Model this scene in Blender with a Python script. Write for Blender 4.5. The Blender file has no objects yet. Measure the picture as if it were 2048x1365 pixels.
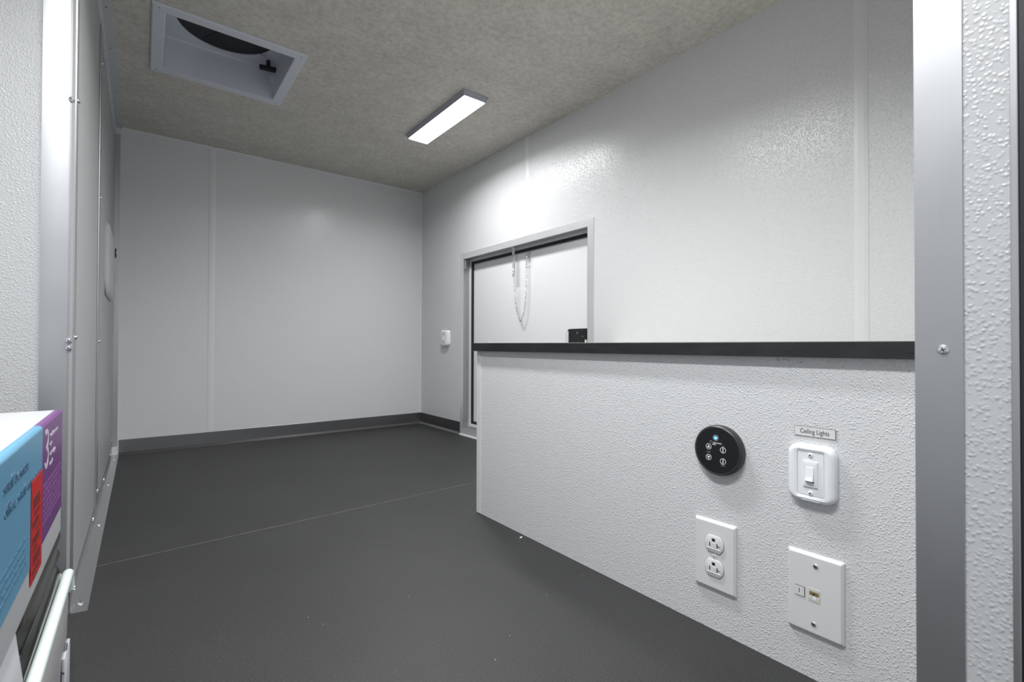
import bpy, bmesh, math, random
from mathutils import Vector, Matrix

random.seed(7)
SC = bpy.context.scene
COL = SC.collection

# ------------------------------------------------------------------ camera
EYE = Vector((0.0, 0.0, 0.49))
YAW, PITCH, ROLL = math.radians(37.8186), math.radians(0.5608), math.radians(0.1818)
fw = Vector((math.sin(YAW) * math.cos(PITCH), math.cos(YAW) * math.cos(PITCH), math.sin(PITCH)))
rt = Vector((math.cos(YAW), -math.sin(YAW), 0))
up = rt.cross(fw)
c_, s_ = math.cos(ROLL), math.sin(ROLL)
rt, up = rt * c_ + up * s_, up * c_ - rt * s_
cd = bpy.data.cameras.new('camera')
cam = bpy.data.objects.new('camera', cd)
COL.objects.link(cam)
m = Matrix((rt, up, -fw)).transposed().to_4x4()
m.translation = EYE
cam.matrix_world = m
cd.sensor_width = 36.0
cd.lens = 16.805
cd.clip_start = 0.01
cd.dof.use_dof = True
cd.dof.focus_distance = 1.0
cd.dof.aperture_fstop = 9.0
SC.camera = cam

# ------------------------------------------------------------------ world, exposure
w = bpy.data.worlds.new('world')
SC.world = w
w.use_nodes = True
w.node_tree.nodes['Background'].inputs[0].default_value = (0.90, 0.95, 1.0, 1)
w.node_tree.nodes['Background'].inputs[1].default_value = 0.22
SC.view_settings.view_transform = 'Standard'
SC.view_settings.look = 'None'
SC.view_settings.gamma = 1.0
SC.view_settings.exposure = 1.76
SC.view_settings.use_curve_mapping = False
LED = 16.5          # strength of the lamps (watts below are proportional)
LED_ENTRY = 27.0    # the lamp over the entry
LED_MIDDLE = 23.0   # the lamp beside the counter
SC.cycles.max_bounces = 12
SC.cycles.diffuse_bounces = 8

# ------------------------------------------------------------------ dimensions (metres, floor at 0)
CEIL = 1.455
XR, YB, XL = 1.401, 2.741, -0.099      # right, back and left wall planes
XH, YH = 0.7864, 1.1773                # side of the low counter box and its far end
YP = 1.18                              # partition face left of the room
XJ = 0.525                             # jamb of the doorway the camera looks through

# ------------------------------------------------------------------ materials
def newmat(name):
    mt = bpy.data.materials.new(name)
    mt.use_nodes = True
    nt = mt.node_tree
    return mt, nt, nt.nodes['Principled BSDF'], nt.nodes, nt.links

def simple(name, col, rough=0.5, metal=0.0, spec=0.5, coat=0.0):
    mt, nt, b, N, L = newmat(name)
    b.inputs['Base Color'].default_value = (*col, 1)
    b.inputs['Roughness'].default_value = rough
    b.inputs['Metallic'].default_value = metal
    b.inputs['Specular IOR Level'].default_value = spec
    b.inputs['Coat Weight'].default_value = coat
    return mt

def pos(N, L, scale=(1, 1, 1)):
    g = N.new('ShaderNodeNewGeometry')
    mp = N.new('ShaderNodeMapping')
    mp.inputs['Scale'].default_value = scale
    L.new(g.outputs['Position'], mp.inputs['Vector'])
    return mp.outputs[0]

def noise(N, L, vec, scale, detail=2.0, rough=0.5):
    n = N.new('ShaderNodeTexNoise')
    n.inputs['Scale'].default_value = scale
    n.inputs['Detail'].default_value = detail
    n.inputs['Roughness'].default_value = rough
    L.new(vec, n.inputs['Vector'])
    return n

def ramp(N, L, fac, stops):
    r = N.new('ShaderNodeValToRGB')
    e = r.color_ramp.elements
    while len(e) < len(stops):
        e.new(0.5)
    for k, (p, c) in enumerate(stops):
        e[k].position = p
        e[k].color = (*c, 1) if len(c) == 3 else c
    L.new(fac, r.inputs['Fac'])
    return r

def frp(name, col, depth, rough=0.34, scale=330.0, low=0.40):
    """glass board wall lining: glossy white plastic with a pebbled face"""
    mt, nt, b, N, L = newmat(name)
    b.inputs['Base Color'].default_value = (*col, 1)
    b.inputs['Roughness'].default_value = rough
    p = pos(N, L)
    wob = noise(N, L, p, 160, 2)
    add = N.new('ShaderNodeVectorMath'); add.operation = 'MULTIPLY_ADD'
    L.new(wob.outputs['Color'], add.inputs[0])
    add.inputs[1].default_value = (0.004, 0.004, 0.004)
    L.new(p, add.inputs[2])
    v = N.new('ShaderNodeTexVoronoi')
    v.feature = 'SMOOTH_F1'
    v.inputs['Scale'].default_value = scale
    v.inputs['Smoothness'].default_value = 0.45
    L.new(add.outputs[0], v.inputs['Vector'])
    r = ramp(N, L, v.outputs['Distance'], [(0.05, (1, 1, 1)), (0.52, (0, 0, 0))])
    msk = noise(N, L, p, 150, 2)
    mr = ramp(N, L, msk.outputs['Fac'], [(0.40, (low, low, low)), (0.60, (1, 1, 1))])
    mul = N.new('ShaderNodeMath'); mul.operation = 'MULTIPLY'
    L.new(r.outputs[0], mul.inputs[0]); L.new(mr.outputs[0], mul.inputs[1])
    bp = N.new('ShaderNodeBump')
    bp.inputs['Strength'].default_value = 1.0
    bp.inputs['Distance'].default_value = depth
    L.new(mul.outputs[0], bp.inputs['Height'])
    L.new(bp.outputs[0], b.inputs['Normal'])
    return mt

def brushed(name, col, rough, axis='z', metal=1.0):
    mt, nt, b, N, L = newmat(name)
    sc = {'z': (900, 900, 4), 'y': (900, 4, 900), 'x': (4, 900, 900)}[axis]
    n = noise(N, L, pos(N, L, sc), 1.0, 2)
    r = ramp(N, L, n.outputs['Fac'], [(0.3, tuple(c * 0.975 for c in col)), (0.7, col)])
    L.new(r.outputs[0], b.inputs['Base Color'])
    b.inputs['Metallic'].default_value = metal
    big = noise(N, L, pos(N, L), 14, 3)
    rr = N.new('ShaderNodeMapRange')
    rr.inputs['To Min'].default_value = rough - 0.05
    rr.inputs['To Max'].default_value = rough + 0.07
    L.new(big.outputs['Fac'], rr.inputs['Value'])
    L.new(rr.outputs[0], b.inputs['Roughness'])
    return mt

WHITE = (0.665, 0.675, 0.685)
M = {}
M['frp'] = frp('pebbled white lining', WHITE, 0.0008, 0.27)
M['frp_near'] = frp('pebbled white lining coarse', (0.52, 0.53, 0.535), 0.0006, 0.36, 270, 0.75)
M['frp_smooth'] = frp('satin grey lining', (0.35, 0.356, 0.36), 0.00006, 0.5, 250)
M['frp_door'] = simple('white door skin', (0.78, 0.79, 0.80), 0.40)
M['pvc'] = simple('white pvc strip', (0.68, 0.69, 0.70), 0.36)
M['plate'] = simple('white faceplate plastic', (0.70, 0.70, 0.71), 0.35)
M['switch'] = simple('bright white switch plastic', (0.83, 0.85, 0.87), 0.28)
M['alu'] = brushed('brushed aluminium', (0.48, 0.49, 0.505), 0.42, 'z')
M['alu_y'] = brushed('brushed aluminium lengthways', (0.80, 0.81, 0.82), 0.34, 'y', 0.55)
M['galv'] = brushed('mill finish metal flashing', (0.56, 0.56, 0.57), 0.30, 'y')
M['galv_x'] = brushed('dull metal base flashing', (0.24, 0.24, 0.245), 0.36, 'x')
M['painted'] = simple('grey painted flashing', (0.50, 0.525, 0.55), 0.45)
M['chrome'] = simple('zinc plated steel', (0.82, 0.84, 0.87), 0.18, 1.0)
M['hole'] = simple('dark recess', (0.012, 0.012, 0.013), 0.7)
M['black'] = simple('black rubber', (0.012, 0.012, 0.012), 0.55)
M['darkframe'] = simple('black door gasket', (0.016, 0.017, 0.018), 0.5)
M['ivory'] = simple('ivory plastic', (0.62, 0.60, 0.52), 0.35)
M['gold'] = simple('brass contacts', (0.42, 0.34, 0.16), 0.35, 0.6)

# black edge bar with scuffs
mt, nt, b, N, L = newmat('black painted edge angle')
n = noise(N, L, pos(N, L, (3, 3, 9)), 5, 5, 0.6)
r = ramp(N, L, n.outputs['Fac'], [(0.40, (0.010, 0.0105, 0.011)), (0.62, (0.017, 0.0175, 0.018)), (0.8, (0.035, 0.035, 0.035))])
L.new(r.outputs[0], b.inputs['Base Color'])
b.inputs['Roughness'].default_value = 0.5
M['bar'] = mt

# counter top
M['top'] = simple('pale laminate', (0.62, 0.60, 0.56), 0.35)

# rubber floor
mt, nt, b, N, L = newmat('dark grey rubber floor')
p = pos(N, L)
n1 = noise(N, L, p, 420, 3, 0.7)
n2 = noise(N, L, p, 3.2, 4, 0.6)
r1 = ramp(N, L, n1.outputs['Fac'], [(0.36, (0.010, 0.010, 0.0102)), (0.64, (0.037, 0.037, 0.0375))])
r2 = ramp(N, L, n2.outputs['Fac'], [(0.30, (0.88, 0.88, 0.88)), (0.72, (1.14, 1.14, 1.14))])
mx = N.new('ShaderNodeMix'); mx.data_type = 'RGBA'; mx.blend_type = 'MULTIPLY'; mx.inputs[0].default_value = 1
L.new(r1.outputs[0], mx.inputs[6]); L.new(r2.outputs[0], mx.inputs[7])
# sparse pale flecks
vv = N.new('ShaderNodeTexVoronoi'); vv.inputs['Scale'].default_value = 26; L.new(p, vv.inputs['Vector'])
fl = ramp(N, L, vv.outputs['Distance'], [(0.030, (1, 1, 1)), (0.036, (0, 0, 0))])
n3 = noise(N, L, p, 9, 1)
fm = ramp(N, L, n3.outputs['Fac'], [(0.54, (0, 0, 0)), (0.58, (1, 1, 1))])
fmul = N.new('ShaderNodeMath'); fmul.operation = 'MULTIPLY'
L.new(fl.outputs[0], fmul.inputs[0]); L.new(fm.outputs[0], fmul.inputs[1])
# the joint between the two mats, a thin dusty line
sep = N.new('ShaderNodeSeparateXYZ'); L.new(p, sep.inputs[0])
def mth(op, a, bb):
    q = N.new('ShaderNodeMath'); q.operation = op
    for k, x in enumerate((a, bb)):
        if x is None: continue
        if isinstance(x, (int, float)): q.inputs[k].default_value = x
        else: L.new(x, q.inputs[k])
    return q.outputs[0]


yy = mth('SUBTRACT', sep.outputs['Y'], mth('ADD', mth('MULTIPLY', sep.outputs['X'], 0.0395), 1.401))
nb = noise(N, L, p, 38, 3, 0.7)
wid = mth('MULTIPLY', nb.outputs['Fac'], 0.0028)
line = mth('LESS_THAN', mth('ABSOLUTE', yy, None), wid)
line = mth('MULTIPLY', line, mth('MULTIPLY', nb.outputs['Fac'], 0.9))
fac = mth('ADD', mth('MULTIPLY', fmul.outputs[0], 0.7), mth('MULTIPLY', line, 0.55))
mx2 = N.new('ShaderNodeMix'); mx2.data_type = 'RGBA'
L.new(fac, mx2.inputs[0]); L.new(mx.outputs[2], mx2.inputs[6]); mx2.inputs[7].default_value = (0.33, 0.33, 0.33, 1)
L.new(mx2.outputs[2], b.inputs['Base Color'])
b.inputs['Roughness'].default_value = 0.55
bp = N.new('ShaderNodeBump'); bp.inputs['Distance'].default_value = 0.0004; bp.inputs['Strength'].default_value = 0.6
L.new(n1.outputs['Fac'], bp.inputs['Height']); L.new(bp.outputs[0], b.inputs['Normal'])
M['floor'] = mt

# felt-like ceiling
mt, nt, b, N, L = newmat('mottled beige ceiling board')
n1 = noise(N, L, pos(N, L), 60, 6, 0.75)
n2 = noise(N, L, pos(N, L), 9, 4, 0.6)
r1 = ramp(N, L, n1.outputs['Fac'], [(0.32, (0.46, 0.44, 0.40)), (0.55, (0.60, 0.58, 0.535)), (0.75, (0.68, 0.66, 0.61))])
r2 = ramp(N, L, n2.outputs['Fac'], [(0.3, (0.93, 0.93, 0.92)), (0.7, (1.06, 1.06, 1.05))])
mx = N.new('ShaderNodeMix'); mx.data_type = 'RGBA'; mx.blend_type = 'MULTIPLY'; mx.inputs[0].default_value = 1
L.new(r1.outputs[0], mx.inputs[6]); L.new(r2.outputs[0], mx.inputs[7]); L.new(mx.outputs[2], b.inputs['Base Color'])
b.inputs['Roughness'].default_value = 0.75
M['ceiling'] = mt

M['fixture'] = simple('grey lamp housing', (0.36, 0.37, 0.42), 0.42)
M['vent'] = simple('white vent plastic', (0.62, 0.65, 0.71), 0.4)
M['screen'] = simple('dark fan screen', (0.022, 0.023, 0.028), 0.6)
for key, power in (('led', LED), ('led_entry', LED_ENTRY), ('led_middle', LED_MIDDLE)):
    mt, nt, b, N, L = newmat('lit diffuser')
    b.inputs['Base Color'].default_value = (0.9, 0.9, 0.9, 1)
    b.inputs['Emission Color'].default_value = (1.0, 0.985, 0.98, 1)
    b.inputs['Emission Strength'].default_value = 3.0
    M[key] = mt
mt, nt, b, N, L = newmat('lit blue button')
b.inputs['Base Color'].default_value = (0.05, 0.2, 0.45, 1)
b.inputs['Emission Color'].default_value = (0.18, 0.50, 0.95, 1)
b.inputs['Emission Strength'].default_value = 0.75
M['blueled'] = mt
M['ink'] = simple('black print', (0.02, 0.02, 0.02), 0.6)
M['inkwhite'] = simple('white print', (0.75, 0.76, 0.78), 0.5)
M['inkgrey'] = simple('grey print', (0.28, 0.29, 0.31), 0.5)
M['panel'] = simple('glossy black control panel', (0.010, 0.011, 0.013), 0.30)
M['panelrim'] = simple('black control rim', (0.03, 0.032, 0.033), 0.35)
M['tag'] = simple('engraved white tag', (0.70, 0.70, 0.70), 0.45)
M['tagedge'] = simple('engraved tag black core', (0.02, 0.02, 0.02), 0.5)
M['cardwhite'] = simple('white coated cardboard', (0.50, 0.51, 0.525), 0.45)
M['cardblue'] = simple('blue printed cardboard', (0.115, 0.31, 0.47), 0.32)
M['cardpurple'] = simple('purple printed cardboard', (0.155, 0.045, 0.20), 0.32)
M['navy'] = simple('navy print', (0.03, 0.09, 0.17), 0.4)
M['faintblue'] = simple('faint blue print', (0.075, 0.20, 0.31), 0.4)
M['red'] = simple('red sticker', (0.50, 0.012, 0.010), 0.4)
M['darkred'] = simple('dark print on red', (0.16, 0.008, 0.008), 0.5)
M['pinkprint'] = simple('pale print on purple', (0.55, 0.50, 0.58), 0.4)
M['purpleprint'] = simple('faint print on purple', (0.23, 0.09, 0.27), 0.4)
M['greyprint'] = simple('grey print on white', (0.42, 0.43, 0.48), 0.4)
M['bin'] = simple('greyish white plastic bin', (0.36, 0.355, 0.36), 0.4)
M['binrim'] = simple('glossy pale bin rim', (0.62, 0.70, 0.68), 0.16)
M['bagdark'] = simple('dark grey glossy bag', (0.016, 0.016, 0.015), 0.2)
M['bagmid'] = simple('grey satin lining', (0.07, 0.065, 0.058), 0.4)
M['pouch'] = simple('white paper pouch', (0.60, 0.61, 0.64), 0.4)
M['mark'] = simple('dark blue mark', (.02, .02, .06), .4)
M['paper'] = simple('white paper scrap', (0.8, 0.8, 0.8), 0.6)

# ------------------------------------------------------------------ builders
def tag(o, label=None, cat=None, group=None, kind=None):
    if label: o['label'] = label
    if cat: o['category'] = cat
    if group: o['group'] = group
    if kind: o['kind'] = kind
    return o

def link(name, bm, mat, parent=None, smooth=False):
    bmesh.ops.recalc_face_normals(bm, faces=bm.faces)
    me = bpy.data.meshes.new(name)
    bm.to_mesh(me); bm.free()
    for mm in (mat if isinstance(mat, (list, tuple)) else [mat]):
        me.materials.append(mm)
    if smooth:
        for p_ in me.polygons: p_.use_smooth = True
        try: me.set_sharp_from_angle(angle=math.radians(38))
        except Exception: pass
    o = bpy.data.objects.new(name, me)
    COL.objects.link(o)
    if parent: o.parent = parent
    return o

def thing(name, loc, label, cat, rot=None, group=None):
    o = bpy.data.objects.new(name, None)
    COL.objects.link(o)
    o.empty_display_size = 0.05
    o.location = loc
    if rot is not None: o.rotation_euler = rot
    return tag(o, label, cat, group)

def box(bm, lo, hi, bev=0.0, seg=2):
    r = bmesh.ops.create_cube(bm, size=1)
    vs = r['verts']
    for v in vs:
        for k in range(3):
            v.co[k] = lo[k] if v.co[k] < 0 else hi[k]
    if bev:
        es = list({e for v in vs for e in v.link_edges})
        bmesh.ops.bevel(bm, geom=es, offset=bev, segments=seg, affect='EDGES', profile=0.5)
    return bm

def B(*boxes, bev=0.0, seg=2):
    bm = bmesh.new()
    for lo, hi in boxes: box(bm, lo, hi, bev, seg)
    return bm

def prism(bm, pts, axis, a, b):
    """extrude a 2-D outline along axis from a to b; pts in the other two axes in xyz order"""
    def P(q, t):
        q = list(q); q.insert(axis, t); return q
    v0 = [bm.verts.new(P(q, a)) for q in pts]
    v1 = [bm.verts.new(P(q, b)) for q in pts]
    bm.faces.new(v0); bm.faces.new(v1)
    n = len(pts)
    for k in range(n):
        bm.faces.new((v0[k], v0[(k + 1) % n], v1[(k + 1) % n], v1[k]))
    return bm

def rrect(w, h, r, n=6):
    r = min(r, w / 2 - 1e-5, h / 2 - 1e-5)
    out = []
    for cx, cy, a0 in ((w/2-r, h/2-r, 0), (-w/2+r, h/2-r, 90), (-w/2+r, -h/2+r, 180), (w/2-r, -h/2+r, 270)):
        for k in range(n + 1):
            a = math.radians(a0 + 90 * k / n)
            out.append((cx + r * math.cos(a), cy + r * math.sin(a)))
    return out

def circ(r, n=40):
    return [(r * math.cos(2 * math.pi * k / n), r * math.sin(2 * math.pi * k / n)) for k in range(n)]

def loft(bm, secs, cx=0, cy=0, cap=(True, True)):
    """secs: (outline, z). all outlines have the same number of points"""
    rings = [[bm.verts.new((x + cx, y + cy, z)) for x, y in o] for o, z in secs]
    for A, Bq in zip(rings, rings[1:]):
        n = len(A)
        for k in range(n):
            bm.faces.new((A[k], A[(k + 1) % n], Bq[(k + 1) % n], Bq[k]))
    if cap[0]: bm.faces.new(rings[0])
    if cap[1]: bm.faces.new(rings[-1])
    return bm

def tube(bm, pts, r, n=8, closed=False):
    pts = [Vector(p_) for p_ in pts]
    rings = []
    m_ = len(pts)
    prev = None
    for k, p_ in enumerate(pts):
        if closed: t = pts[(k + 1) % m_] - pts[(k - 1) % m_]
        else: t = pts[min(k + 1, m_ - 1)] - pts[max(k - 1, 0)]
        t.normalize()
        if prev is None:
            ref = Vector((0, 0, 1)) if abs(t.z) < 0.9 else Vector((1, 0, 0))
            u = t.cross(ref).normalized()
        else:
            u = (prev - t * prev.dot(t)).normalized()
        prev = u
        v_ = t.cross(u)
        rings.append([bm.verts.new(p_ + (u * math.cos(2*math.pi*j/n) + v_ * math.sin(2*math.pi*j/n)) * r) for j in range(n)])
    rr = list(zip(rings, rings[1:])) + ([(rings[-1], rings[0])] if closed else [])
    for A, Bq in rr:
        for j in range(n):
            bm.faces.new((A[j], A[(j+1) % n], Bq[(j+1) % n], Bq[j]))
    if not closed:
        bm.faces.new(rings[0]); bm.faces.new(rings[-1])
    return bm

def struct(name, bm, mat, parent=None, smooth=False):
    o = link(name, bm, mat, parent, smooth)
    if not parent: o['kind'] = 'structure'
    return o

def text(name, s, size, mat, parent, x=0, y=0, z=0, sx=1.0, align='CENTER', rotz=0.0, ext=0.00012, bold=0.0):
    cu = bpy.data.curves.new(name, 'FONT')
    cu.body = s; cu.size = size; cu.align_x = align; cu.align_y = 'CENTER'
    cu.extrude = ext; cu.offset = bold; cu.resolution_u = 3
    t = bpy.data.objects.new(name, cu)
    COL.objects.link(t)
    bpy.context.view_layer.update()
    me = bpy.data.meshes.new_from_object(t.evaluated_get(bpy.context.evaluated_depsgraph_get()))
    bpy.data.objects.remove(t)
    me.materials.clear(); me.materials.append(mat)
    o = bpy.data.objects.new(name, me)
    COL.objects.link(o)
    o.parent = parent
    o.location = (x, y, z); o.scale = (sx, 1, 1); o.rotation_euler = (0, 0, rotz)
    return o

def screw_bm(r, h, cross=True, n=20):
    """pan head pointing to local +z with its recess"""
    bm = bmesh.new()
    loft(bm, [(circ(r, n), -0.0005), (circ(r, n), h * 0.35), (circ(r * 0.86, n), h * 0.8), (circ(r * 0.55, n), h)])
    return bm

ROT_NX = Matrix(((0, 0, -1), (-1, 0, 0), (0, 1, 0))).to_euler()      # local x=-Y, y=Z, z=-X : a face looking to -X
ROT_PX = Matrix(((0, 0, 1), (1, 0, 0), (0, 1, 0))).to_euler()        # face looking to +X
ROT_NY = Matrix(((1, 0, 0), (0, 0, -1), (0, 1, 0))).to_euler()       # face looking to -Y

def screw(name, parent, loc, rot, r, h, mat=None, slot='cross', smat=None, kk=.5):
    s = link(name, screw_bm(r, h), mat or M['chrome'], parent, smooth=True)
    s.location = loc
    if rot is not None: s.rotation_euler = rot
    if slot:
        bm = bmesh.new()
        k = r * kk; t = r * 0.11
        box(bm, (-k, -t, h * 0.6), (k, t, h + 0.00012))
        if slot == 'cross': box(bm, (-t, -k, h * 0.6), (t, k, h + 0.00014))
        q = link('screw_recess', bm, smat or M['hole'], s)
        q.rotation_euler = (0, 0, math.radians(25 if slot == 'cross' else 80))
    return s

# ================================================================== the shell
struct('floor', B(((-0.80, -0.35, -0.04), (1.47, 2.80, 0.0))), M['floor'])

VX0, VX1, VY0, VY1 = 0.0495, 0.399, 1.7045, 2.050       # roof vent opening
T = 0.05
struct('ceiling', B(((-0.80, -0.35, CEIL), (VX0, 2.80, CEIL + T)), ((VX1, -0.35, CEIL), (1.47, 2.80, CEIL + T)),
                    ((VX0, -0.35, CEIL), (VX1, VY0, CEIL + T)), ((VX0, VY1, CEIL), (VX1, 2.80, CEIL + T))), M['ceiling'])

struct('wall_back', B(((-0.80, YB, 0), (1.47, YB + 0.05, CEIL))), M['frp'])
# right wall with the service door opening
HY0, HY1, HZ0, HZ1 = 1.3145, 2.2385, 0.046, 0.9655
struct('wall_right', B(((XR, 0.0, 0), (XR + 0.06, HY0, CEIL)), ((XR, HY1, 0), (XR + 0.06, YB, CEIL)),
                       ((XR, HY0, HZ1), (XR + 0.06, HY1, CEIL)), ((XR, HY0, 0), (XR + 0.06, HY1, HZ0))), M['frp'])
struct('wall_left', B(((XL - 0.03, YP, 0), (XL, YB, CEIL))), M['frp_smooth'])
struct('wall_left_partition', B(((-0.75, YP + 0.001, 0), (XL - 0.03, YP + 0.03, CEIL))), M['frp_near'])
struct('wall_left_entry', B(((-0.80, -0.30, 0), (-0.75, YP, CEIL))), M['frp'])
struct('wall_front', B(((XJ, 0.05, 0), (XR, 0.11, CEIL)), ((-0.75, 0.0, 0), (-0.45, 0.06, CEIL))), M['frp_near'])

# ---------------- joint strips on the panelled walls
def strip_bm(axis, a0, a1, z0, z1, plane, th=0.0022):
    bm = bmesh.new()
    w_ = a1 - a0
    if axis == 'y':      # on the right wall, runs vertically, width along Y
        prism(bm, [(plane, a0), (plane - th * .4, a0 + .0004), (plane - th, a0 + w_ * .3), (plane - th, a0 + w_ * .7), (plane - th * .4, a1 - .0004), (plane, a1)], 2, z0, z1)
    else:
        prism(bm, [(a0, plane), (a0 + .0004, plane - th * .4), (a0 + w_ * .3, plane - th), (a0 + w_ * .7, plane - th), (a1 - .0004, plane - th * .4), (a1, plane)], 2, z0, z1)
    return bm
struct('trim_1', strip_bm('x', 0.255, 0.283, 0.068, CEIL - 0.008, YB), M['pvc'])
struct('trim_2', strip_bm('y', 1.682, 1.712, 0.9965, CEIL, XR), M['pvc'])
struct('trim_3', strip_bm('y', 0.386, 0.416, 0.498, CEIL, XR), M['pvc'])
# corner bead back right, and bead along back wall under ceiling
bm = bmesh.new(); prism(bm, [(XR, YB), (XR - .010, YB), (XR - .009, YB - .0016), (XR - .0016, YB - .003), (XR, YB - .003)], 2, 0.068, CEIL - .008)
struct('trim_4', bm, M['pvc'])
bm = bmesh.new(); prism(bm, [(YB, CEIL), (YB - .010, CEIL), (YB - .009, CEIL - .004), (YB - .003, CEIL - .008), (YB, CEIL - .008)], 0, XL + 0.025, XR - .0001)
struct('trim_5', bm, M['pvc'])

# ---------------- metal base flashing, back and right walls
def base_profile():
    # (distance out from wall, height)
    return [(0, 0.0), (0.0155, 0.0), (0.0155, 0.0012), (0.0028, 0.0105), (0.0020, 0.066), (0.0012, 0.0675), (0, 0.0675)]
bm = bmesh.new(); prism(bm, [(YB - d, z) for d, z in base_profile()], 0, XL + 0.025, XR)
struct('baseboard_back', bm, M['galv_x'])
bm = bmesh.new(); prism(bm, [(XR - d, z) for d, z in base_profile()], 1, 2.2705, YB - 0.002)
br = struct('baseboard_right', bm, M['galv_x'])
screw('screw', br, (XR - 0.012, YB - 0.013, 0.004), None, 0.0035, 0.002, slot=None)
bm = bmesh.new(); prism(bm, [(XR - d, z * .66) for d, z in base_profile()], 1, YH + .02, 2.2655)
struct('baseboard_right_sill', bm, M['alu_y'])

# ---------------- flashing along the left wall, floor and ceiling
LW = XL + 0.0012
bm = bmesh.new(); prism(bm, [(XL, 0.0), (XL + .0255, 0.0), (XL + .0255, .0012), (XL + .0035, .0030), (XL + .0014, .006), (XL + .0014, .040), (XL, .040)], 1, YP - .006, YB - .002)
tf = struct('trim_6', bm, M['galv'])
for yv, zz in ((1.225, .022), (1.675, .024), (2.14, .026), (2.60, .026)):
    screw('screw', tf, (XL + .0014, yv + .02, zz), ROT_PX, .0042, .0028)
    screw('screw', tf, (XL + .0135, yv + .035 if yv > 1.3 else 1.213, .0022), None, .0042, .0026)
bm = bmesh.new(); prism(bm, [(XL, CEIL), (XL + .0255, CEIL), (XL + .0255, CEIL - .0012), (XL + .003, CEIL - .003), (XL + .0014, CEIL - .006), (XL + .0014, CEIL - .060), (XL, CEIL - .060)], 1, YP + .002, YB - .002)
tc = struct('trim_7', bm, M['painted'])
for yv in (1.78, 2.02, 2.36, 2.68):
    screw('screw', tc, (XL + .013, yv, CEIL - .0022), (math.pi, 0, 0), .0034, .0022, mat=M['fixture'])
    screw('screw', tc, (XL + .0014, yv + .03, CEIL - .030), ROT_PX, .0034, .0022, mat=M['fixture'])

# vertical joint strip halfway along the left wall, and corner angle at the far end
bm = B(((XL, 1.775, .030), (XL + .0035, 1.835, CEIL - .055)), bev=.0012)
t8 = struct('trim_8', bm, M['alu'])
for zz in (.072, .499, .912, 1.30):
    screw('screw', t8, (XL + .0035, 1.81, zz), ROT_PX, .0042, .003)
bm = bmesh.new(); prism(bm, [(XL, YB), (XL + .020, YB), (XL + .020, YB - .0013), (XL + .0016, YB - .0016), (XL + .0014, YB - .085), (XL, YB - .085)], 2, .040, CEIL - .03)
t9 = struct('trim_9', bm, M['alu'])
for zz in (.075, .50, .93):
    screw('screw', t9, (XL + .0014, YB - .045, zz), ROT_PX, .0042, .003)

# ---------------- aluminium angles on the two jambs
bm = bmesh.new()
prism(bm, [(-.1425, YP + .001), (-.1425, YP - .0008), (-.107, YP - .0012), (-.1015, YP + .0006), (-.0972, YP + .005), (-.0968, YP + .032), (XL, YP + .032), (XL, YP + .004), (-.104, YP + .001)], 2, 0.0, CEIL)
t10 = struct('trim_10', bm, M['alu'], smooth=True)
for zz in (.9369, .4964, .4828):
    screw('screw', t10, (-.1035, YP - .001, zz), ROT_NY, .0044, .0036)
for zz, dx in ((.052, 0), (.046, .001), (.0375, -.003)):
    screw('screw', t10, (-.101 + dx, YP - .0005, zz), ROT_NY, .0042, .0046)
for zz in (.945, .503):
    screw('screw', t10, (-.0968, YP + .020, zz), ROT_PX, .0042, .0034)

bm = bmesh.new()
prism(bm, [(XJ, .0812), (XJ - .0016, .0812), (XJ - .0016, .1118), (XJ + .030, .1118), (XJ + .030, .1100), (XJ, .1100)], 2, 0.0, CEIL)
t11 = struct('trim_11', bm, M['alu'])
for zz in (.4878, .95, .06):
    screw('screw', t11, (XJ - .0016, .0935, zz), ROT_NX, .0040, .0018)
# near edge: thin metal lip and black gasket of the doorway
struct('trim_12', B(((XJ - .0022, .0500, 0), (XJ, .0545, CEIL)), bev=.0006), M['alu'])
bm = bmesh.new()
prism(bm, [(XJ - .001, .0495), (XJ - .001, .0420), (XJ + .004, .0405), (XJ + .004, .030), (XJ - .002, .028), (XJ - .002, -.05), (XJ + .10, -.05), (XJ + .10, .0495)], 2, 0, CEIL)
struct('trim_13', bm, M['darkframe'])

# ================================================================== service door in the right wall
door = bpy.data.objects.new('door_1', None); COL.objects.link(door)
door.location = (XR, HY0, 0); door['kind'] = 'structure'
def dl(bm):    # built in world coordinates, moved under the door's own origin
    bmesh.ops.translate(bm, verts=bm.verts, vec=(-XR, -HY0, 0)); return bm
# face of the frame: mitred legs standing 2 mm proud of the wall
FW = .0315
bm = bmesh.new()
def quadprism(bm, pts):     # pts (y,z) outline on the wall plane
    prism(bm, pts, 0, XR - .0022, XR + .0005)
quadprism(bm, [(HY0 - FW, HZ1 + FW), (HY1 + FW, HZ1 + FW), (HY1, HZ1), (HY0, HZ1)])
quadprism(bm, [(HY0 - FW, 0.0), (HY0 - FW, HZ1 + FW), (HY0, HZ1), (HY0, 0.0)])
quadprism(bm, [(HY1 + FW, 0.0), (HY1 + FW, HZ1 + FW), (HY1, HZ1), (HY1, 0.0)])
quadprism(bm, [(HY0, HZ0 - .004), (HY0, HZ0), (HY1, HZ0), (HY1, HZ0 - .004)])
link('frame', dl(bm), M['alu_y'], door)
R1 = XR + .036
bm = bmesh.new()
box(bm, (XR - .002, HY0 - .002, HZ0), (R1, HY0 + .0012, HZ1))
box(bm, (XR - .002, HY1 - .0012, HZ0), (R1, HY1 + .002, HZ1))
box(bm, (XR - .002, HY0, HZ1 - .0012), (R1, HY1, HZ1 + .002))
box(bm, (XR - .002, HY0, HZ0 - .002), (R1, HY1, HZ0 + .0012))
link('frame_reveal', dl(bm), M['alu'], door)
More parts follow.
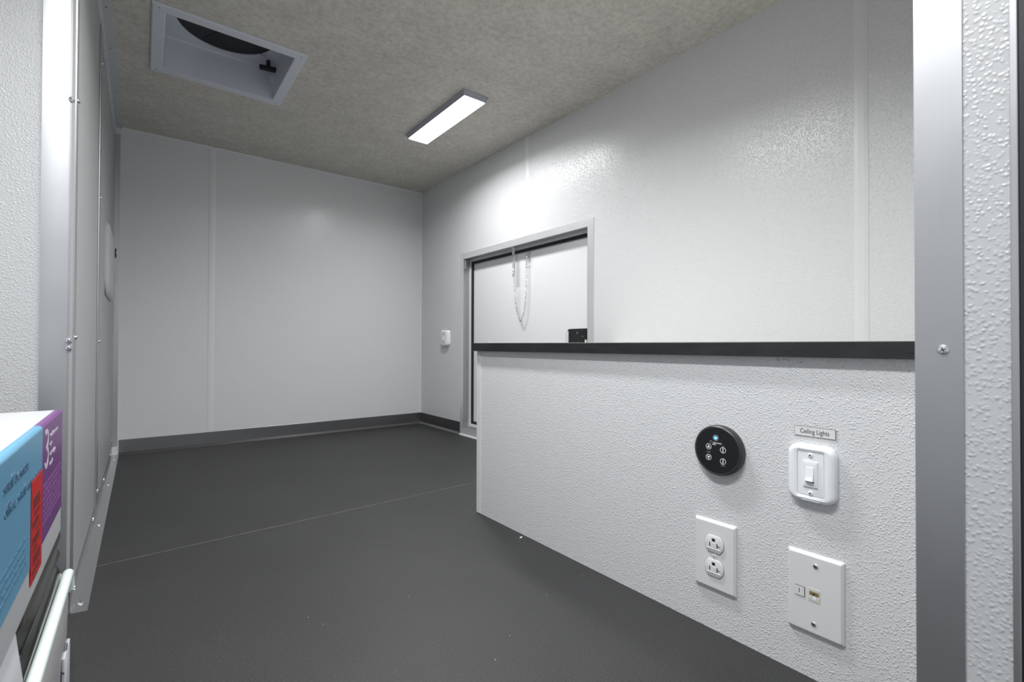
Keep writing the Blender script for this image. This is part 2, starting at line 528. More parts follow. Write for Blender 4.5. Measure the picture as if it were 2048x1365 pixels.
def ring(x0, x1, o, i):      # rectangular ring, inset o..i from the opening
    bm = bmesh.new()
    box(bm, (x0, HY0 + o, HZ0 + o), (x1, HY0 + i, HZ1 - o)); box(bm, (x0, HY1 - i, HZ0 + o), (x1, HY1 - o, HZ1 - o))
    box(bm, (x0, HY0 + i, HZ1 - i), (x1, HY1 - i, HZ1 - o)); box(bm, (x0, HY0 + i, HZ0 + o), (x1, HY1 - i, HZ0 + i))
    return dl(bm)
link('stop_strip', ring(R1 - .002, R1 + .030, 0.0, .013), M['pvc'], door)
link('gasket', ring(R1 + .005, R1 + .032, .013, .026), M['black'], door)
PX = R1 + .014
bm = B(((PX, HY0 + .024, HZ0 + .026), (PX + .025, HY1 - .024, HZ1 - .024)), bev=.001)
link('door_panel', dl(bm), M['frp_door'], door)
# corner key of the frame (small bright block at the top far corner)
bm = B(((XR + .004, HY1 - .010, HZ1 - .055), (XR + .030, HY1 - .0012, HZ1 - .002)), bev=.002)
link('corner_bracket', dl(bm), M['alu'], door)
screw('screw', door, (.013, HY1 - .010 - HY0, HZ1 - .045), Matrix(((1, 0, 0), (0, 0, -1), (0, 1, 0))).to_euler(), .003, .002)

# latch at the near lower corner of the door
lt = thing('door_latch', (PX, 1.42, .498), 'black metal latch bracket with a round hole at the lower right of the service door', 'latch', ROT_NX)
bm = bmesh.new()       # bent plate: local x right (-Y), y up, z out
prism(bm, [(-.044, .0), (-.044, .052), (-.040, .060), (-.030, .0635), (.066, .0635), (.066, .018), (.058, .018), (.058, 0)], 2, .004, .018)
link('bracket', bm, M['bar'], lt)
bm = bmesh.new()
box(bm, (-.0535, -.010, .0), (-.0465, .053, .020), .0015); box(bm, (-.045, -.010, .0185), (-.0335, .054, .0205), .0008)
link('strike', bm, M['pvc'], lt)
bm = bmesh.new(); loft(bm, [(circ(.0046, 20), .0175), (circ(.0046, 20), .0184)], .016, .0465)
link('bolt_hole', bm, M['alu'], lt)
screw('screw', lt, (.047, .031, .018), None, .0032, .002)
link('catch', B(((.059, -.01, .0), (.068, .017, .019)), bev=.001), M['pvc'], lt)

# spring and chain stop at the head of the door
ch = thing('door_chain', (XR + .018, 1.775, HZ1 - .0012), 'zinc spring and link chain hanging in a loop from the head of the service door', 'chain')
def cl(p_): return (p_[0] - (XR + .018), p_[1] - 1.775, p_[2] - (HZ1 - .0012))
bm = bmesh.new()
box(bm, cl((XR + .006, 1.812, HZ1 - .003)), cl((XR + .024, 1.832, HZ1 - .0012)))
box(bm, cl((XR + .020, 1.812, HZ1 - .034)), cl((XR + .022, 1.832, HZ1 - .0012)))
link('bracket', bm, M['chrome'], ch)
bm = bmesh.new()
box(bm, (-.0008 + .021 - .018, 1.822 - .005 - 1.775, -.018), (.0045, 1.822 + .005 - 1.775, -.010)); link('slot', bm, M['hole'], ch)
bm = bmesh.new()
pts = []
z0s, z1s = HZ1 - .034, HZ1 - .142
for k in range(0, 15 * 12 + 1):
    a = 2 * math.pi * k / 12
    f_ = k / (15 * 12)
    rr_ = .0062
    pts.append(cl((XR + .021 + rr_ * math.cos(a), 1.820 + rr_ * math.sin(a), z0s + (z1s - z0s) * f_)))
tube(bm, pts, .0017, 6)
link('spring', bm, M['chrome'], ch, smooth=True)
bm = bmesh.new()
tube(bm, [cl((XR + .021, 1.8185, z0s + .010)), cl((XR + .021, 1.8165, z1s - .012)), cl((XR + .021, 1.815, z1s - .034))], .0011, 6)
tube(bm, [cl((XR + .021, 1.829, z1s + .012)), cl((XR + .021, 1.829, z1s)), cl((XR + .021, 1.815, z1s - .002)), cl((XR + .021, 1.806, z1s))], .0011, 6)
link('spring_hook', bm, M['chrome'], ch, smooth=True)
# bracket and eye on the door skin
bm = bmesh.new()
box(bm, cl((PX - .003, 1.722, .918)), cl((PX + .001, 1.752, .934)))
box(bm, cl((PX - .026, 1.728, .9165)), cl((PX, 1.746, .919)))
link('door_bracket', bm, M['chrome'], ch)
bm = bmesh.new()
tube(bm, [cl((PX - .018, 1.737 + .0085 * math.sin(2*math.pi*k/20), .897 + .013 * math.cos(2*math.pi*k/20))) for k in range(20)], .0019, 6, closed=True)
link('eye_ring', bm, M['chrome'], ch, smooth=True)
# the loop of chain
def link_bm():
    bm = bmesh.new(); pts = []
    for k in range(16):
        a = 2 * math.pi * k / 16
        x = .0036 * math.cos(a); z = .0036 * math.sin(a) + (.0052 if math.sin(a) > 0 else -.0052)
        pts.append((x, 0, z))
    return tube(bm, pts, .00095, 6, closed=True)
path = []
A_ = Vector((XR + .021, 1.8145, .790)); Z_ = Vector((PX - .018, 1.737, .888)); Bm = Vector((XR + .030, 1.775, .604))
for k in range(61):
    t = k / 60
    if t < .46:
        q = t / .46
        pp = A_.lerp(Bm, q); pp.y = A_.y + (Bm.y - A_.y) * q ** 3.2
    else:
        q = (t - .46) / .54
        pp = Bm.lerp(Z_, q); pp.y = Bm.y + (Z_.y - Bm.y) * (1 - (1 - q) ** 5)
    path.append(pp)
acc = 0.0; step = .0128; first = None; idx = 0
for a, b2 in zip(path, path[1:]):
    seg = (b2 - a).length
    while acc <= seg:
        c0 = a.lerp(b2, acc / seg)
        d = (b2 - a).normalized()
        if first is None:
            first = link('chain_link', link_bm(), M['chrome'], ch, smooth=True); o = first
        else:
            o = first.copy(); COL.objects.link(o); o.parent = ch
        o.location = cl(c0)
        q = d.to_track_quat('Z', 'Y')
        o.rotation_mode = 'QUATERNION'
        from mathutils import Quaternion
        o.rotation_quaternion = q @ Quaternion((0, 0, 1), (math.pi / 2) * (idx % 2) + math.radians(65))
        idx += 1
        acc += step
    acc -= seg

# ================================================================== low counter box on the right
ct = thing('low_counter', (1.09, .64, 0), 'low white pebbled box counter with a black metal front edge, below the service door', 'counter')
def c2(lo, hi): return ((lo[0] - 1.09, lo[1] - .64, lo[2]), (hi[0] - 1.09, hi[1] - .64, hi[2]))
link('side_panel', B(c2((XH, .112, 0), (XH + .018, YH - .0005, .478))), M['frp'], ct)
link('end_panel', B(c2((XH + .018, YH - .019, 0), (XR - .020, YH - .001, .478))), M['frp'], ct)
bm = bmesh.new()
prism(bm, [(XH - .0022 - 1.09, YH - .0165 - .64), (XH - .0022 - 1.09, YH + .0012 - .64), (XH + .022 - 1.09, YH + .0012 - .64), (XH + .022 - 1.09, YH - .0002 - .64), (XH - .0002 - 1.09, YH - .0002 - .64), (XH - .0002 - 1.09, YH - .0165 - .64)], 2, .001, .4775)
link('corner_trim', bm, M['pvc'], ct)
link('countertop', B(c2((XH - .010, .112, .4775), (XR - .0005, 1.1815, .4960)), bev=.0008), M['top'], ct)
BX = .7725
bm = bmesh.new()
prism(bm, [(BX - 1.09, .474), (BX - 1.09, .4962), (BX + .0012 - 1.09, .4974), (BX + .020 - 1.09, .4974), (BX + .020 - 1.09, .4962), (BX + .0025 - 1.09, .4958), (BX + .0025 - 1.09, .474)], 1, .112 - .64, 1.1820 - .64)
eb = link('front_edge', bm, M['bar'], ct)
for yv in (.1694, .3169, .4729, .70, .93):
    bm = bmesh.new(); box(bm, (-.0042, -.0011, -.0002), (.0042, .0011, .0003), .0003)
    s = link('nail_hole', bm, M['hole'], eb); s.location = (BX - 1.09, yv - .64, .4835); s.rotation_euler = ROT_NX
for yv in (1.120, 1.108):
    screw('screw', ct, (XH - .006 - 1.09, yv - .64, .4972), None, .0032, .0028)
# dark glue smears under the edge near its right end
bm = bmesh.new()
for k in range(34):
    a = random.gauss(0, 1)
    yy_, zz_ = .318 + .020 * random.uniform(-1, 1), .4722 - abs(random.gauss(0, .0028))
    if k % 5 == 0: yy_, zz_ = .3035 + random.uniform(-.003, .003), .4665 + random.uniform(-.001, .001)
    loft(bm, [([(x * random.uniform(.6, 1.3), y * random.uniform(.6, 1.2)) for x, y in circ(random.uniform(.0003, .0009), 8)], 0), (circ(.0002, 8), .0003)], -(yy_ - .64), zz_)
sm = link('glue_smears', bm, M['inkgrey'], ct); sm.location = (XH - 1.09, 0, 0); sm.rotation_euler = ROT_NX

# ================================================================== devices on the counter side (local x right, y up, z out)
DX = XH - .0002
# round fan control
fc = thing('fan_control', (DX, .4280, .3130), 'round black fan control panel with white symbols and a lit blue button', 'control panel', ROT_NX)
bm = bmesh.new()
R = .0425
loft(bm, [(circ(R - .0008, 64), 0), (circ(R, 64), .001), (circ(R, 64), .0105), (circ(R - .0010, 64), .0128), (circ(R - .0030, 64), .0140), (circ(R - .0046, 64), .0136)])
link('housing', bm, M['panelrim'], fc, smooth=True)
bm = bmesh.new(); loft(bm, [(circ(R - .0047, 64), .0130), (circ(R - .0048, 64), .01375)])
link('face', bm, M['panel'], fc)
FZ = .01380
def ringbm(r0, r1, z, n=28, h=.0002):
    bm = bmesh.new()
    a = [bm.verts.new((x, y, z)) for x, y in circ(r0, n)]; b3 = [bm.verts.new((x, y, z + h)) for x, y in circ(r0, n)]
    c3 = [bm.verts.new((x, y, z)) for x, y in circ(r1, n)]; d3 = [bm.verts.new((x, y, z + h)) for x, y in circ(r1, n)]
    for k in range(n):
        j = (k + 1) % n
        bm.faces.new((b3[k], b3[j], d3[j], d3[k])); bm.faces.new((a[k], a[j], b3[j], b3[k])); bm.faces.new((c3[k], c3[j], d3[j], d3[k]))
    return bm
RB = .0051
# button centres measured on the face
pw = link('power_button', ringbm(RB * .80, RB, FZ), M['inkgrey'], fc); pw.location = (-.0020, .0215, 0)
bm = bmesh.new(); loft(bm, [(circ(RB * .78, 28), FZ), (circ(RB * .78, 28), FZ + .0002)]); q = link('lit_lens', bm, simple('dim blue', (.03, .12, .28), .3), pw)
bm = bmesh.new()
prism(bm, [(x, y) for x, y in circ(RB * .52, 24)], 2, FZ + .0002, FZ + .0004); link('lit_glow', bm, M['blueled'], pw)
link('power_mark', B(((-.0005, -.0006, FZ + .0004), (.0005, .0034, FZ + .0006))), M['panel'], pw)
def button(x, y, kind):
    b_ = link('button', ringbm(RB * .84, RB, FZ), M['inkwhite'], fc); b_.location = (x, y, 0)
    bm = bmesh.new()
    if kind in ('up', 'down'):
        s = 1 if kind == 'up' else -1
        prism(bm, [(-.0030, -.0020 * s), (.0030, -.0020 * s), (0, .0033 * s)], 2, FZ, FZ + .0002)
    else:
        box(bm, (-.0008, -.0034, FZ), (.0008, .0034, FZ + .0002))
        if kind == 'in': prism(bm, [(-.0011, .0022), (.0011, .0022), (0, .0038)], 2, FZ, FZ + .00022)
    link('symbol', bm, M['inkwhite'], b_)
button(-.0148, .0050, 'up'); button(-.0148, -.0132, 'down'); button(.0108, .0026, 'in'); button(.0108, -.0162, 'out')
text('lettering', 'FAN-TASTIC', .0034, M['inkwhite'], fc, .0008, .0126, FZ, .82, bold=.00005)
text('lettering', 'VENT', .0034, M['inkwhite'], fc, -.0048, .0098, FZ, .82, bold=.00005)
lg = link('logo', ringbm(.0016, .0022, FZ, 16), M['inkgrey'], fc); lg.location = (-.0105, .0140, 0)
text('lettering', 'Speed', .0036, M['inkgrey'], fc, -.0148, -.0042, FZ, .8)
text('lettering', 'Up', .0034, M['inkgrey'], fc, .0108, .0092, FZ, .8)
text('lettering', 'Down', .0036, M['inkgrey'], fc, .0108, -.0233, FZ, .8)

# engraved label
lb = thing('label_plate', (DX, .2838, .3636), 'small engraved white plate reading Ceiling Lights above the rocker switch', 'label', ROT_NX)
link('plate', B(((-.0272, -.0070, 0), (.0272, .0070, .0012))), M['tagedge'], lb)
link('face', B(((-.0268, -.0066, .0011), (.0268, .0066, .0015))), M['tag'], lb)
text('lettering', 'Ceiling Lights', .0098, M['ink'], lb, 0, 0, .0015, .74, bold=.00004)

# rocker switch in a rounded surround
sw = thing('light_switch', (DX, .2855, .3035), 'white rocker light switch in a thick rounded surround beneath the Ceiling Lights plate', 'switch', ROT_NX)
bm = bmesh.new()
SW, SH = .0640, .0840
loft(bm, [(rrect(SW - .002, SH - .002, .014), 0), (rrect(SW, SH, .015), .0012), (rrect(SW - .0004, SH - .0004, .015), .0070), (rrect(SW - .004, SH - .004, .013), .0110),
          (rrect(SW - .010, SH - .010, .010), .0128), (rrect(.0440, .0720, .005), .0132), (rrect(.0365, .0655, .0022), .0122), (rrect(.0345, .0640, .0015), .0100)])
link('surround', bm, M['switch'], sw, smooth=True)
bm = bmesh.new(); loft(bm, [(rrect(.0348, .0642, .0015), .0098), (rrect(.0342, .0634, .0015), .0112), (rrect(.0325, .0615, .001), .0115)])
link('insert', bm, M['switch'], sw)
bm = bmesh.new(); loft(bm, [(rrect(.0200, .0380, .0006), .0113), (rrect(.0188, .0368, .0006), .0136), (rrect(.0150, .0290, .0006), .0140)])
link('bezel', bm, M['switch'], sw)
bm = bmesh.new()
prism(bm, [(.0105, .0138), (.0105, .0152), (.004, .0160), (-.004, .0172), (-.0090, .0192), (-.0100, .0186), (-.0100, .0138)], 0, -.0052, .0052)
bmesh.ops.bevel(bm, geom=list(bm.edges), offset=.0004, segments=2, affect='EDGES')
rk = link('rocker', bm, M['switch'], sw)
link('rocker_gap', B(((-.0056, -.0118, .01385), (.0056, -.0100, .0142))), M['bagdark'], sw)
for zz in (.0277, -.0277):
    screw('screw', sw, (0, zz, .0113), None, .0036, .0022, mat=M['switch'])
bm = bmesh.new(); box(bm, (-.012, -.0390, .01265), (.012, -.0384, .0131)); link('rib', bm, M['switch'], sw)

def faceplate(bm, W_, H_, t=.0060):
    loft(bm, [(rrect(W_, H_, .0022, 4), 0), (rrect(W_, H_, .0022, 4), .0012), (rrect(W_ - .0012, H_ - .0012, .002, 4), .0030),
              (rrect(W_ - .0070, H_ - .0070, .002, 4), t - .0002), (rrect(W_ - .0090, H_ - .0090, .002, 4), t)])
    return bm
# duplex power outlet
ou = thing('power_outlet', (DX, .4374, .1303), 'white duplex power outlet with two sockets below the round fan control', 'outlet', ROT_NX)
link('faceplate', faceplate(bmesh.new(), .0745, .1180), M['plate'], ou)
def socket_outline(s=1.0, n=10):
    r_, hh = .0172 * s, .0142 * s
    a0 = math.asin(hh / r_)
    out = []
    for c0 in (0, math.pi):
        for k in range(n + 1):
            a = c0 - a0 + 2 * a0 * k / n
            out.append((r_ * math.cos(a), r_ * math.sin(a)))
    return out
for cy in (.0204, -.0204):
    s = bmesh.new()
    loft(s, [(socket_outline(1.03), .0058), (socket_outline(1.0), .0080), (socket_outline(.95), .0084)])
    so = link('socket', s, M['plate'], ou, smooth=True); so.location = (0, cy, 0)
    gp = bmesh.new(); loft(gp, [(socket_outline(1.07), .0060), (socket_outline(1.07), .00615)])
    link('socket_gap', gp, M['inkgrey'], so)
    for (x0, y0, x1, y1) in ((-.0075, -.0058, -.0060, .0022), (.0058, -.0058, .0073, .0022), (.0073, -.0026, .0112, -.0014)):
        link('slot', B(((x0, y0, .0082), (x1, y1, .00855))), M['hole'], so)
    g = bmesh.new(); prism(g, [(-.0030, .0095), (.0030, .0095), (.0030, .0062), (.0018, .0045), (-.0018, .0045), (-.0030, .0062)], 2, .0082, .0086)
    link('ground_hole', g, M['hole'], so)
    # moulded relief between the slots
    link('relief', B(((-.0125, -.0092, .0083), (.0125, -.0070, .0092)), bev=.0003), M['plate'], so)
    link('relief', B(((-.0045, -.0070, .0083), (.0042, .0022, .0089)), bev=.0004), M['plate'], so)
screw('screw', ou, (0, 0, .0058), None, .0034, .0018, mat=M['plate'], slot='slot')

# data outlet
do = thing('data_outlet', (DX, .2830, .1262), 'white wall plate with one network jack and a small tag numbered 1', 'outlet', ROT_NX)
link('faceplate', faceplate(bmesh.new(), .0745, .1180), M['plate'], do)
for zz, dx_ in ((.0425, .0018), (-.0425, -.0010)):
    bm = bmesh.new(); loft(bm, [(circ(.0046, 24), .0057), (circ(.0044, 24), .00625)]); q = link('screw_seat', bm, M['pvc'], do, smooth=True); q.location = (dx_, zz, 0)
    screw('screw', do, (dx_, zz, .0060), None, .0035, .0012, kk=.36)
link('number_tag', B(((-.0262, -.0073, .0055), (-.0126, .0073, .0068))), M['tagedge'], do)
link('number_tag_face', B(((-.0262, -.0068, .0060), (-.0132, .0068, .0071))), M['tag'], do)
text('lettering', '1', .0098, M['ink'], do, -.0198, 0, .0071, .9, bold=.00006)
jk = link('network_jack', B(((-.0075, -.0095, .0050), (.0075, .0088, .0066)), bev=.0003), M['ivory'], do)
link('jack_opening', B(((-.0062, -.0010, .0064), (.0062, .0048, .00672))), M['gold'], jk)
link('jack_step', B(((-.0062, -.0040, .0064), (-.0040, -.0010, .00674)), ((-.0024, -.0062, .0064), (.0024, -.0010, .00674)), ((.0040, -.0040, .0064), (.0062, -.0010, .00674))), M['switch'], jk)
link('jack_contacts', B(((-.0018, .0000, .0067), (.0008, .0024, .00682)),), M['hole'], jk)

# small switch and its label on the right wall
s2 = thing('wall_switch', (XR, 2.424, .5325), 'small white rounded switch box on the wall beside the service door frame', 'switch', ROT_NX)
bm = bmesh.new()
loft(bm, [(rrect(.082, .092, .016), 0), (rrect(.084, .094, .018), .004), (rrect(.080, .090, .018), .016), (rrect(.066, .076, .014), .021), (rrect(.034, .064, .003), .0205)])
link('surround', bm, M['switch'], s2, smooth=True)
link('insert', B(((-.0165, -.031, .0195), (.0165, .031, .0212)), bev=.0005), M['plate'], s2)
link('rocker', B(((-.006, -.012, .0205), (.006, .010, .0250)), bev=.001), M['switch'], s2)
for zz in (.026, -.024):
    screw('screw', s2, (0, zz, .0210), None, .0042, .0022, mat=M['fixture'])
l2 = thing('label_plate', (XR, 2.410, .5895), 'tiny white engraved label above the small switch box by the service door', 'label', ROT_NX)
link('plate', B(((-.027, -.007, 0), (.027, .007, .0014))), M['tagedge'], l2)
link('face', B(((-.0265, -.0064, .0012), (.0262, .0064, .0017))), M['tag'], l2)
text('lettering', 'Lights', .0090, M['inkgrey'], l2, .004, 0, .0017, .8)

# white pull latch housing on the left wall
hb = thing('latch_housing', (XL, 2.315, .785), 'long white rounded latch housing on the left wall near the back corner', 'latch', ROT_PX)
bm = bmesh.new()
loft(bm, [(rrect(.43, .250, .05, 8), 0), (rrect(.43, .250, .05, 8), .004), (rrect(.405, .235, .045, 8), .011), (rrect(.37, .205, .04, 8), .0135)])
link('cover', bm, simple('grey white cover plastic', (0.42, 0.425, 0.43), 0.4), hb, smooth=True)
link('keeper', B(((.165, .055, .0095), (.195, .090, .018)), bev=.002), M['black'], hb)
screw('screw', hb, (.180, .073, .017), None, .007, .004)

# ================================================================== ceiling lights
def lamp(x0, x1, y0, y1, label, glow='led'):
    cx, cy = (x0 + x1) / 2, (y0 + y1) / 2
    o = thing('ceiling_light', (cx, cy, CEIL), label, 'light', None, 'slim rectangular ceiling lights')
    hx, hy = (x1 - x0) / 2, (y1 - y0) / 2
    bm = bmesh.new()
    loft(bm, [(rrect(2*hx, 2*hy, .003, 3), 0), (rrect(2*hx, 2*hy, .003, 3), -.003), (rrect(2*hx - .016, 2*hy - .020, .003, 3), -.0185), (rrect(2*hx - .020, 2*hy - .024, .003, 3), -.0188)])
    link('housing', bm, M['fixture'], o)
    bm = bmesh.new()
    loft(bm, [(rrect(2*hx - .020, 2*hy - .024, .003, 3), -.0186), (rrect(2*hx - .020, 2*hy - .024, .003, 3), -.0200), (rrect(2*hx - .023, 2*hy - .027, .003, 3), -.0208)])
    link('diffuser', bm, M[glow], o)
    ld = bpy.data.lights.new('lamp_light', 'AREA')
    ld.shape = 'RECTANGLE'; ld.size = 2*hx - .024; ld.size_y = 2*hy - .028
    power = {'led': LED, 'led_entry': LED_ENTRY, 'led_middle': LED_MIDDLE}[glow]
    ld.energy = power * math.pi * ld.size * ld.size_y
    ld.spread = math.radians(160 if glow == 'led' else 152)
    ld.color = (0.985, 0.992, 1.0)
    lo = bpy.data.objects.new('lamp_light', ld); COL.objects.link(lo)
    lo.parent = o; lo.location = (0, 0, -.0214)
    for sx_ in (-1, 1):
        for sy_ in (-1, 1):
            screw('screw', o, (sx_ * (hx - .010), sy_ * (hy - .003), -.003), (math.pi, 0, 0), .003, .002, mat=M['hole'], slot=None)
    return o
lamp(.948, 1.062, 1.520, 2.022, 'slim lit rectangular light on the ceiling in front of the service door')
lamp(-.090, .024, .050, .550, 'slim lit ceiling light over the entry, nearer the left side', 'led_entry')
lamp(.440, .554, .700, 1.200, 'slim lit ceiling light above the floor beside the low counter', 'led_middle')

# ================================================================== roof vent
VD = .112
vt = thing('roof_vent', (.2240, 1.8770, CEIL), 'square white roof vent with a dark round fan opening and black knob', 'vent')
ox, oy = .2240, 1.8770
hx, hy = .208, .2095
ix, iy = .1745, .1725
bm = bmesh.new()
rings = []
for (a, b4, z) in ((hx, hy, -.0002), (hx, hy, -.0035), (hx - .003, hy - .003, -.0055), (ix + .003, iy + .003, -.0055), (ix, iy, -.0045), (ix, iy, .052)):
    rings.append([bm.verts.new(q) for q in ((-a, -b4, z), (a, -b4, z), (a, b4, z), (-a, b4, z))])
for A, Bq in zip(rings, rings[1:]):
    for k in range(4): bm.faces.new((A[k], A[(k+1) % 4], Bq[(k+1) % 4], Bq[k]))
fr = link('trim_frame', bm, M['vent'], vt)
for sx_ in (-1, 1):
    for sy_ in (-1, 1):
        screw('screw', fr, (sx_ * (hx - .017), sy_ * (hy - .017), -.0052), (math.pi, 0, 0), .0032, .0014, mat=M['fixture'], slot=None)
# well walls and top with the round hole
bm = bmesh.new()
n = 64
a4 = []
for k in range(n):
    a = 2 * math.pi * k / n
    c5, s5 = math.cos(a), math.sin(a)
    m5 = max(abs(c5) / ix, abs(s5) / iy)
    a4.append((c5 / m5, s5 / m5))
low = [bm.verts.new((x, y, .010)) for x, y in a4]
hi = [bm.verts.new((x * .985, y * .985, VD - .006)) for x, y in a4]
tp = [bm.verts.new((x * .97, y * .97, VD)) for x, y in a4]
RH = .146
ho = [bm.verts.new((RH * math.cos(2*math.pi*k/n), RH * math.sin(2*math.pi*k/n), VD)) for k in range(n)]
h2 = [bm.verts.new((RH * math.cos(2*math.pi*k/n), RH * math.sin(2*math.pi*k/n), VD + .010)) for k in range(n)]
for A, Bq in ((low, hi), (hi, tp), (tp, ho), (ho, h2)):
    for k in range(n): bm.faces.new((A[k], A[(k+1) % n], Bq[(k+1) % n], Bq[k]))
link('well', bm, M['vent'], vt)
bm = bmesh.new(); loft(bm, [(circ(RH - .0005, 64), VD + .0035), (circ(RH - .0005, 64), VD + .009)])
link('fan_screen', bm, M['screen'], vt)
for k in range(5):
    bm = bmesh.new()
    a = 2 * math.pi * k / 5
    prism(bm, [(math.cos(a) * .03, math.sin(a) * .03), (math.cos(a + .25) * .135, math.sin(a + .25) * .135), (math.cos(a + .8) * .135, math.sin(a + .8) * .135), (math.cos(a + .9) * .03, math.sin(a + .9) * .03)], 2, VD + .0020, VD + .0032)
    link('fan_blade', bm, M['black'], vt)
kb = link('knob', B(((-.030, -.009, -.012), (.030, .009, .004)), bev=.004), M['black'], vt, smooth=True)
kb.location = (.372 - ox, 1.990 - oy, .086); kb.rotation_euler = (0, 0, math.radians(-12))
bm = bmesh.new(); loft(bm, [(circ(.008, 20), .002), (circ(.007, 20), .0255)]); link('knob_stem', bm, M['black'], kb, smooth=True)
link('slot', B(((-.012, -.003, -.0006), (.012, .003, .0004))), M['inkgrey'], vt).location = (.345 - ox, 1.962 - oy, VD)
link('catch', B(((-.012, -.006, -.012), (.012, .006, .010)), bev=.001), M['vent'], vt).location = (.393 - ox, 2.010 - oy, .060)

# ================================================================== things stacked at the left
CX0, CX1, CY0, CY1, CZ0, CZ1 = -.420, -.085, .470, .902, .2325, .400
ca = thing('carton', (-.2525, .686, CZ0), 'white carton with blue and purple printed side, large 3 and a red sticker', 'box')
def c3_(lo, hi): return ((lo[0] + .2525, lo[1] - .686, lo[2] - CZ0), (hi[0] + .2525, hi[1] - .686, hi[2] - CZ0))
link('body', B(c3_((CX0, CY0, CZ0), (CX1, CY1, CZ1)), bev=.0035, seg=3), M['cardwhite'], ca, smooth=True)
def wrap(y0, y1, z0, mat, name, lip=.0035):
    """print that runs down the side and rolls over the top edge"""
    bm = bmesh.new()
    t = .0004
    prof = [(CX1 + t, z0), (CX1 + t, CZ1 - .0035)]
    for k in range(1, 6):
        a = math.radians(90 * k / 5)
        prof.append((CX1 - .0035 + (.0035 + t) * math.cos(a), CZ1 - .0035 + (.0035 + t) * math.sin(a)))
    prof.append((CX1 - .0035 - lip, CZ1 + t))
    prof2 = [(x - .0006 if k < 2 else x - .0004, z - (.0006 if k >= 5 else 0)) for k, (x, z) in enumerate(prof)]
    pts = [(x + .2525, z - CZ0) for x, z in prof + prof2[::-1]]
    prism(bm, pts, 1, y0 - .686, y1 - .686)
    return link(name, bm, mat, ca)
wrap(CY0 + .004, .7335, .268, M['cardblue'], 'blue_print')
wrap(.7335, CY1 - .002, .268, M['cardpurple'], 'purple_print')
# lettering on the side: local x = along +Y, y = up, z = +X
pr = bpy.data.objects.new('side_print', None); COL.objects.link(pr); pr.parent = ca
pr.location = (CX1 + .2525 + .0005, -.686, -CZ0); pr.rotation_euler = ROT_PX
text('number_three', '3', .066, M['pinkprint'], pr, .7655, .3670, 0, 1.15, bold=-.0003)
text('lettering', 'replacement', .0085, M['pinkprint'], pr, .788, .3815, 0, 1.6, 'LEFT')
text('lettering', 'ink', .0085, M['pinkprint'], pr, .788, .3700, 0, 1.6, 'LEFT')
text('lettering', 'cartridges', .0085, M['pinkprint'], pr, .788, .3590, 0, 1.45, 'LEFT')
text('lettering', 'pack', .0085, M['pinkprint'], pr, .788, .3480, 0, 1.6, 'LEFT')
for k in range(7):
    bm = bmesh.new()
    x = .742
    while x < .885:
        w_ = random.uniform(.008, .022); box(bm, (x, .3280 - k * .0070, 0), (min(x + w_, .890), .3315 - k * .0070, .0002)); x += w_ + .004
    link('fine_print', bm, M['purpleprint'], pr)
text('lettering', 'small business', .0165, M['navy'], pr, .650, .3745, 0, 1.15, 'RIGHT', bold=.0001)
text('lettering', 'office, small enterprise', .0155, M['navy'], pr, .724, .3540, 0, 1.25, 'RIGHT', bold=.0001)
for k in range(4):
    bm = bmesh.new(); x = .480
    while x < .640:
        w_ = random.uniform(.010, .03); box(bm, (x, .3040 - k * .0075, 0), (min(x + w_, .642), .3072 - k * .0075, .0002)); x += w_ + .005
    link('fine_print', bm, M['faintblue'], pr)
# red sticker with its bars
st = link('sticker', B(((.6650, .2500, .0002), (.7300, .3530, .0006)), bev=.0001), M['red'], pr)
bm = bmesh.new()
zz = .335
for h_, w0, w1 in ((.012, .674, .712), (.004, .680, .715), (.007, .670, .706), (.003, .690, .718), (.008, .672, .712), (.004, .675, .700), (.010, .676, .716), (.005, .672, .712), (.003, .680, .700)):
    box(bm, (w0, zz - h_, .0006), (w1, zz, .0008)); zz -= h_ + .0035
link('sticker_print', bm, M['darkred'], st)
# grey lines of print on the top face
bm = bmesh.new()
for x0, x1, y0, y1 in ((-.160, -.1585, .55, .79), (-.150, -.1490, .62, .80), (-.190, -.184, .60, .82), (-.215, -.205, .58, .83), (-.245, -.238, .60, .80)):
    box(bm, (x0 + .2525, y0 - .686, CZ1 - CZ0 - .0002), (x1 + .2525, y1 - .686, CZ1 - CZ0 + .0003))
link('top_print', bm, M['greyprint'], ca)

# pale plastic case with a raised glossy edge, standing on the floor
cs = thing('plastic_case', (-.24, .69, 0), 'pale plastic case with a glossy raised edge standing on the floor under the dark bag', 'case')
kx0, kx1, ky0, ky1, KZ = -.420, -.0780, .420, .945, .1650
def rr(x0, x1, y0, y1, r, n=6): return [(px + (x0 + x1) / 2 + .24, py + (y0 + y1) / 2 - .69) for px, py in rrect(x1 - x0, y1 - y0, r, n)]
bm = bmesh.new()
loft(bm, [(rr(kx0, kx1 - .004, ky0, ky1 - .004, .02), .0005), (rr(kx0, kx1 - .0015, ky0, ky1 - .001, .02), .08), (rr(kx0, kx1, ky0, ky1, .02), KZ - .010), (rr(kx0 + .004, kx1 - .003, ky0 + .004, ky1 - .004, .02), KZ - .003)])
link('body', bm, M['bin'], cs, smooth=True)
bm = bmesh.new()
path = [(kx1 - .0015, y, KZ - .003) for y in (.425, .50, .60, .70, .80, .90, ky1 - .016)]
for k in range(1, 7):
    a = math.radians(90 * k / 6)
    path.append((kx1 - .0015, ky1 - .016 + .012 * math.sin(a), KZ - .003 - .012 + .012 * math.cos(a)))
path.append((kx1 - .0015, ky1 - .0035, KZ - .030))
tube(bm, [(x + .24, y - .69, z) for x, y, z in path], .0064, 12)
link('raised_edge', bm, M['binrim'], cs, smooth=True)
bm = bmesh.new()
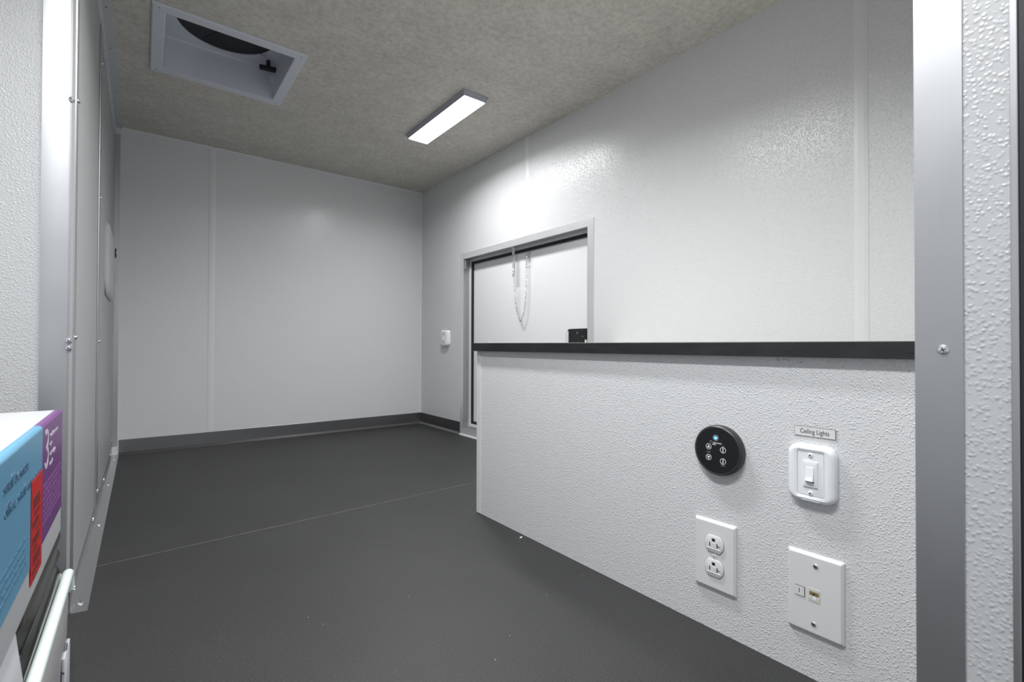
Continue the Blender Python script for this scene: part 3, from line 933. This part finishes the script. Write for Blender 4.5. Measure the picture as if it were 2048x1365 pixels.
tube(bm, [(kx1 + .24 - .0012, y - .69, z) for y, z in ((.905, .0745), (.897, .070), (.888, .064), (.880, .057), (.872, .050))], .0026, 8)
link('grip_slot', bm, M['mark'], cs, smooth=True)
bm = B(((kx1 + .24 - .002, .872 - .69, .004), (kx1 + .24 + .0016, .930 - .69, .070)), bev=.001)
link('side_panel', bm, M['pouch'], cs, smooth=True)

# dark glossy folded bag between the case and the carton
bg = thing('folded_bag', (-.243, .785, KZ + .0004), 'dark grey glossy folded bag squeezed between the printed carton and the pale case', 'bag')
prof = [(x_, z_ * .868) for x_, z_ in [(-.165, .000), (.157, .000), (.158, .004), (.158, .012), (.154, .020), (.1495, .0235), (.1515, .028), (.156, .034), (.1575, .041), (.154, .048), (.149, .0525), (.1475, .0545), (.1520, .0570), (.1545, .0640), (.1535, .0720), (.148, .0768), (-.160, .0768), (-.168, .070), (-.168, .008)]]
bm = bmesh.new(); prev_ = None
for y, s_q in ((-.146, .97), (-.140, 1.0), (-.05, 1.003), (.05, 1.0), (.120, .998), (.132, .985), (.138, .94)):
    rg = [bm.verts.new((x * s_q, y, .033 + (z - .033) * (s_q if y > 0 or s_q == 1 else .96))) for x, z in prof]
    if prev_:
        for k in range(len(prof)): bm.faces.new((prev_[k], prev_[(k + 1) % len(prof)], rg[(k + 1) % len(prof)], rg[k]))
    else: bm.faces.new(rg)
    prev_ = rg
bm.faces.new(prev_)
link('body', bm, M['bagdark'], bg, smooth=True)
bm = bmesh.new()
loft(bm, [(rrect(.311, .268, .004), .0540), (rrect(.3135, .270, .004), .0550), (rrect(.3135, .270, .004), .0660), (rrect(.311, .268, .004), .0670)], 0, -.004)
link('lining_edge', bm, M['bagmid'], bg, smooth=True)
po = thing('paper_pouch', (-.178, .535, KZ + .0004), 'white paper pouch under the near end of the printed carton', 'pouch')
bm = bmesh.new()
loft(bm, [(rrect(.185, .196, .02), 0), (rrect(.192, .206, .022), .018), (rrect(.186, .200, .02), .045), (rrect(.180, .196, .015), .0670)])
link('body', bm, M['pouch'], po, smooth=True)

# paper scrap on the floor
bm = bmesh.new()
prism(bm, [(-.005, -.001), (-.001, -.003), (.005, .000), (.004, .003), (-.002, .002)], 2, .0002, .0012)
o = link('paper_scrap', bm, M['paper']); o.location = (.770, .952, 0)
tag(o, 'tiny white scrap on the dark floor beside the low counter', 'scrap')
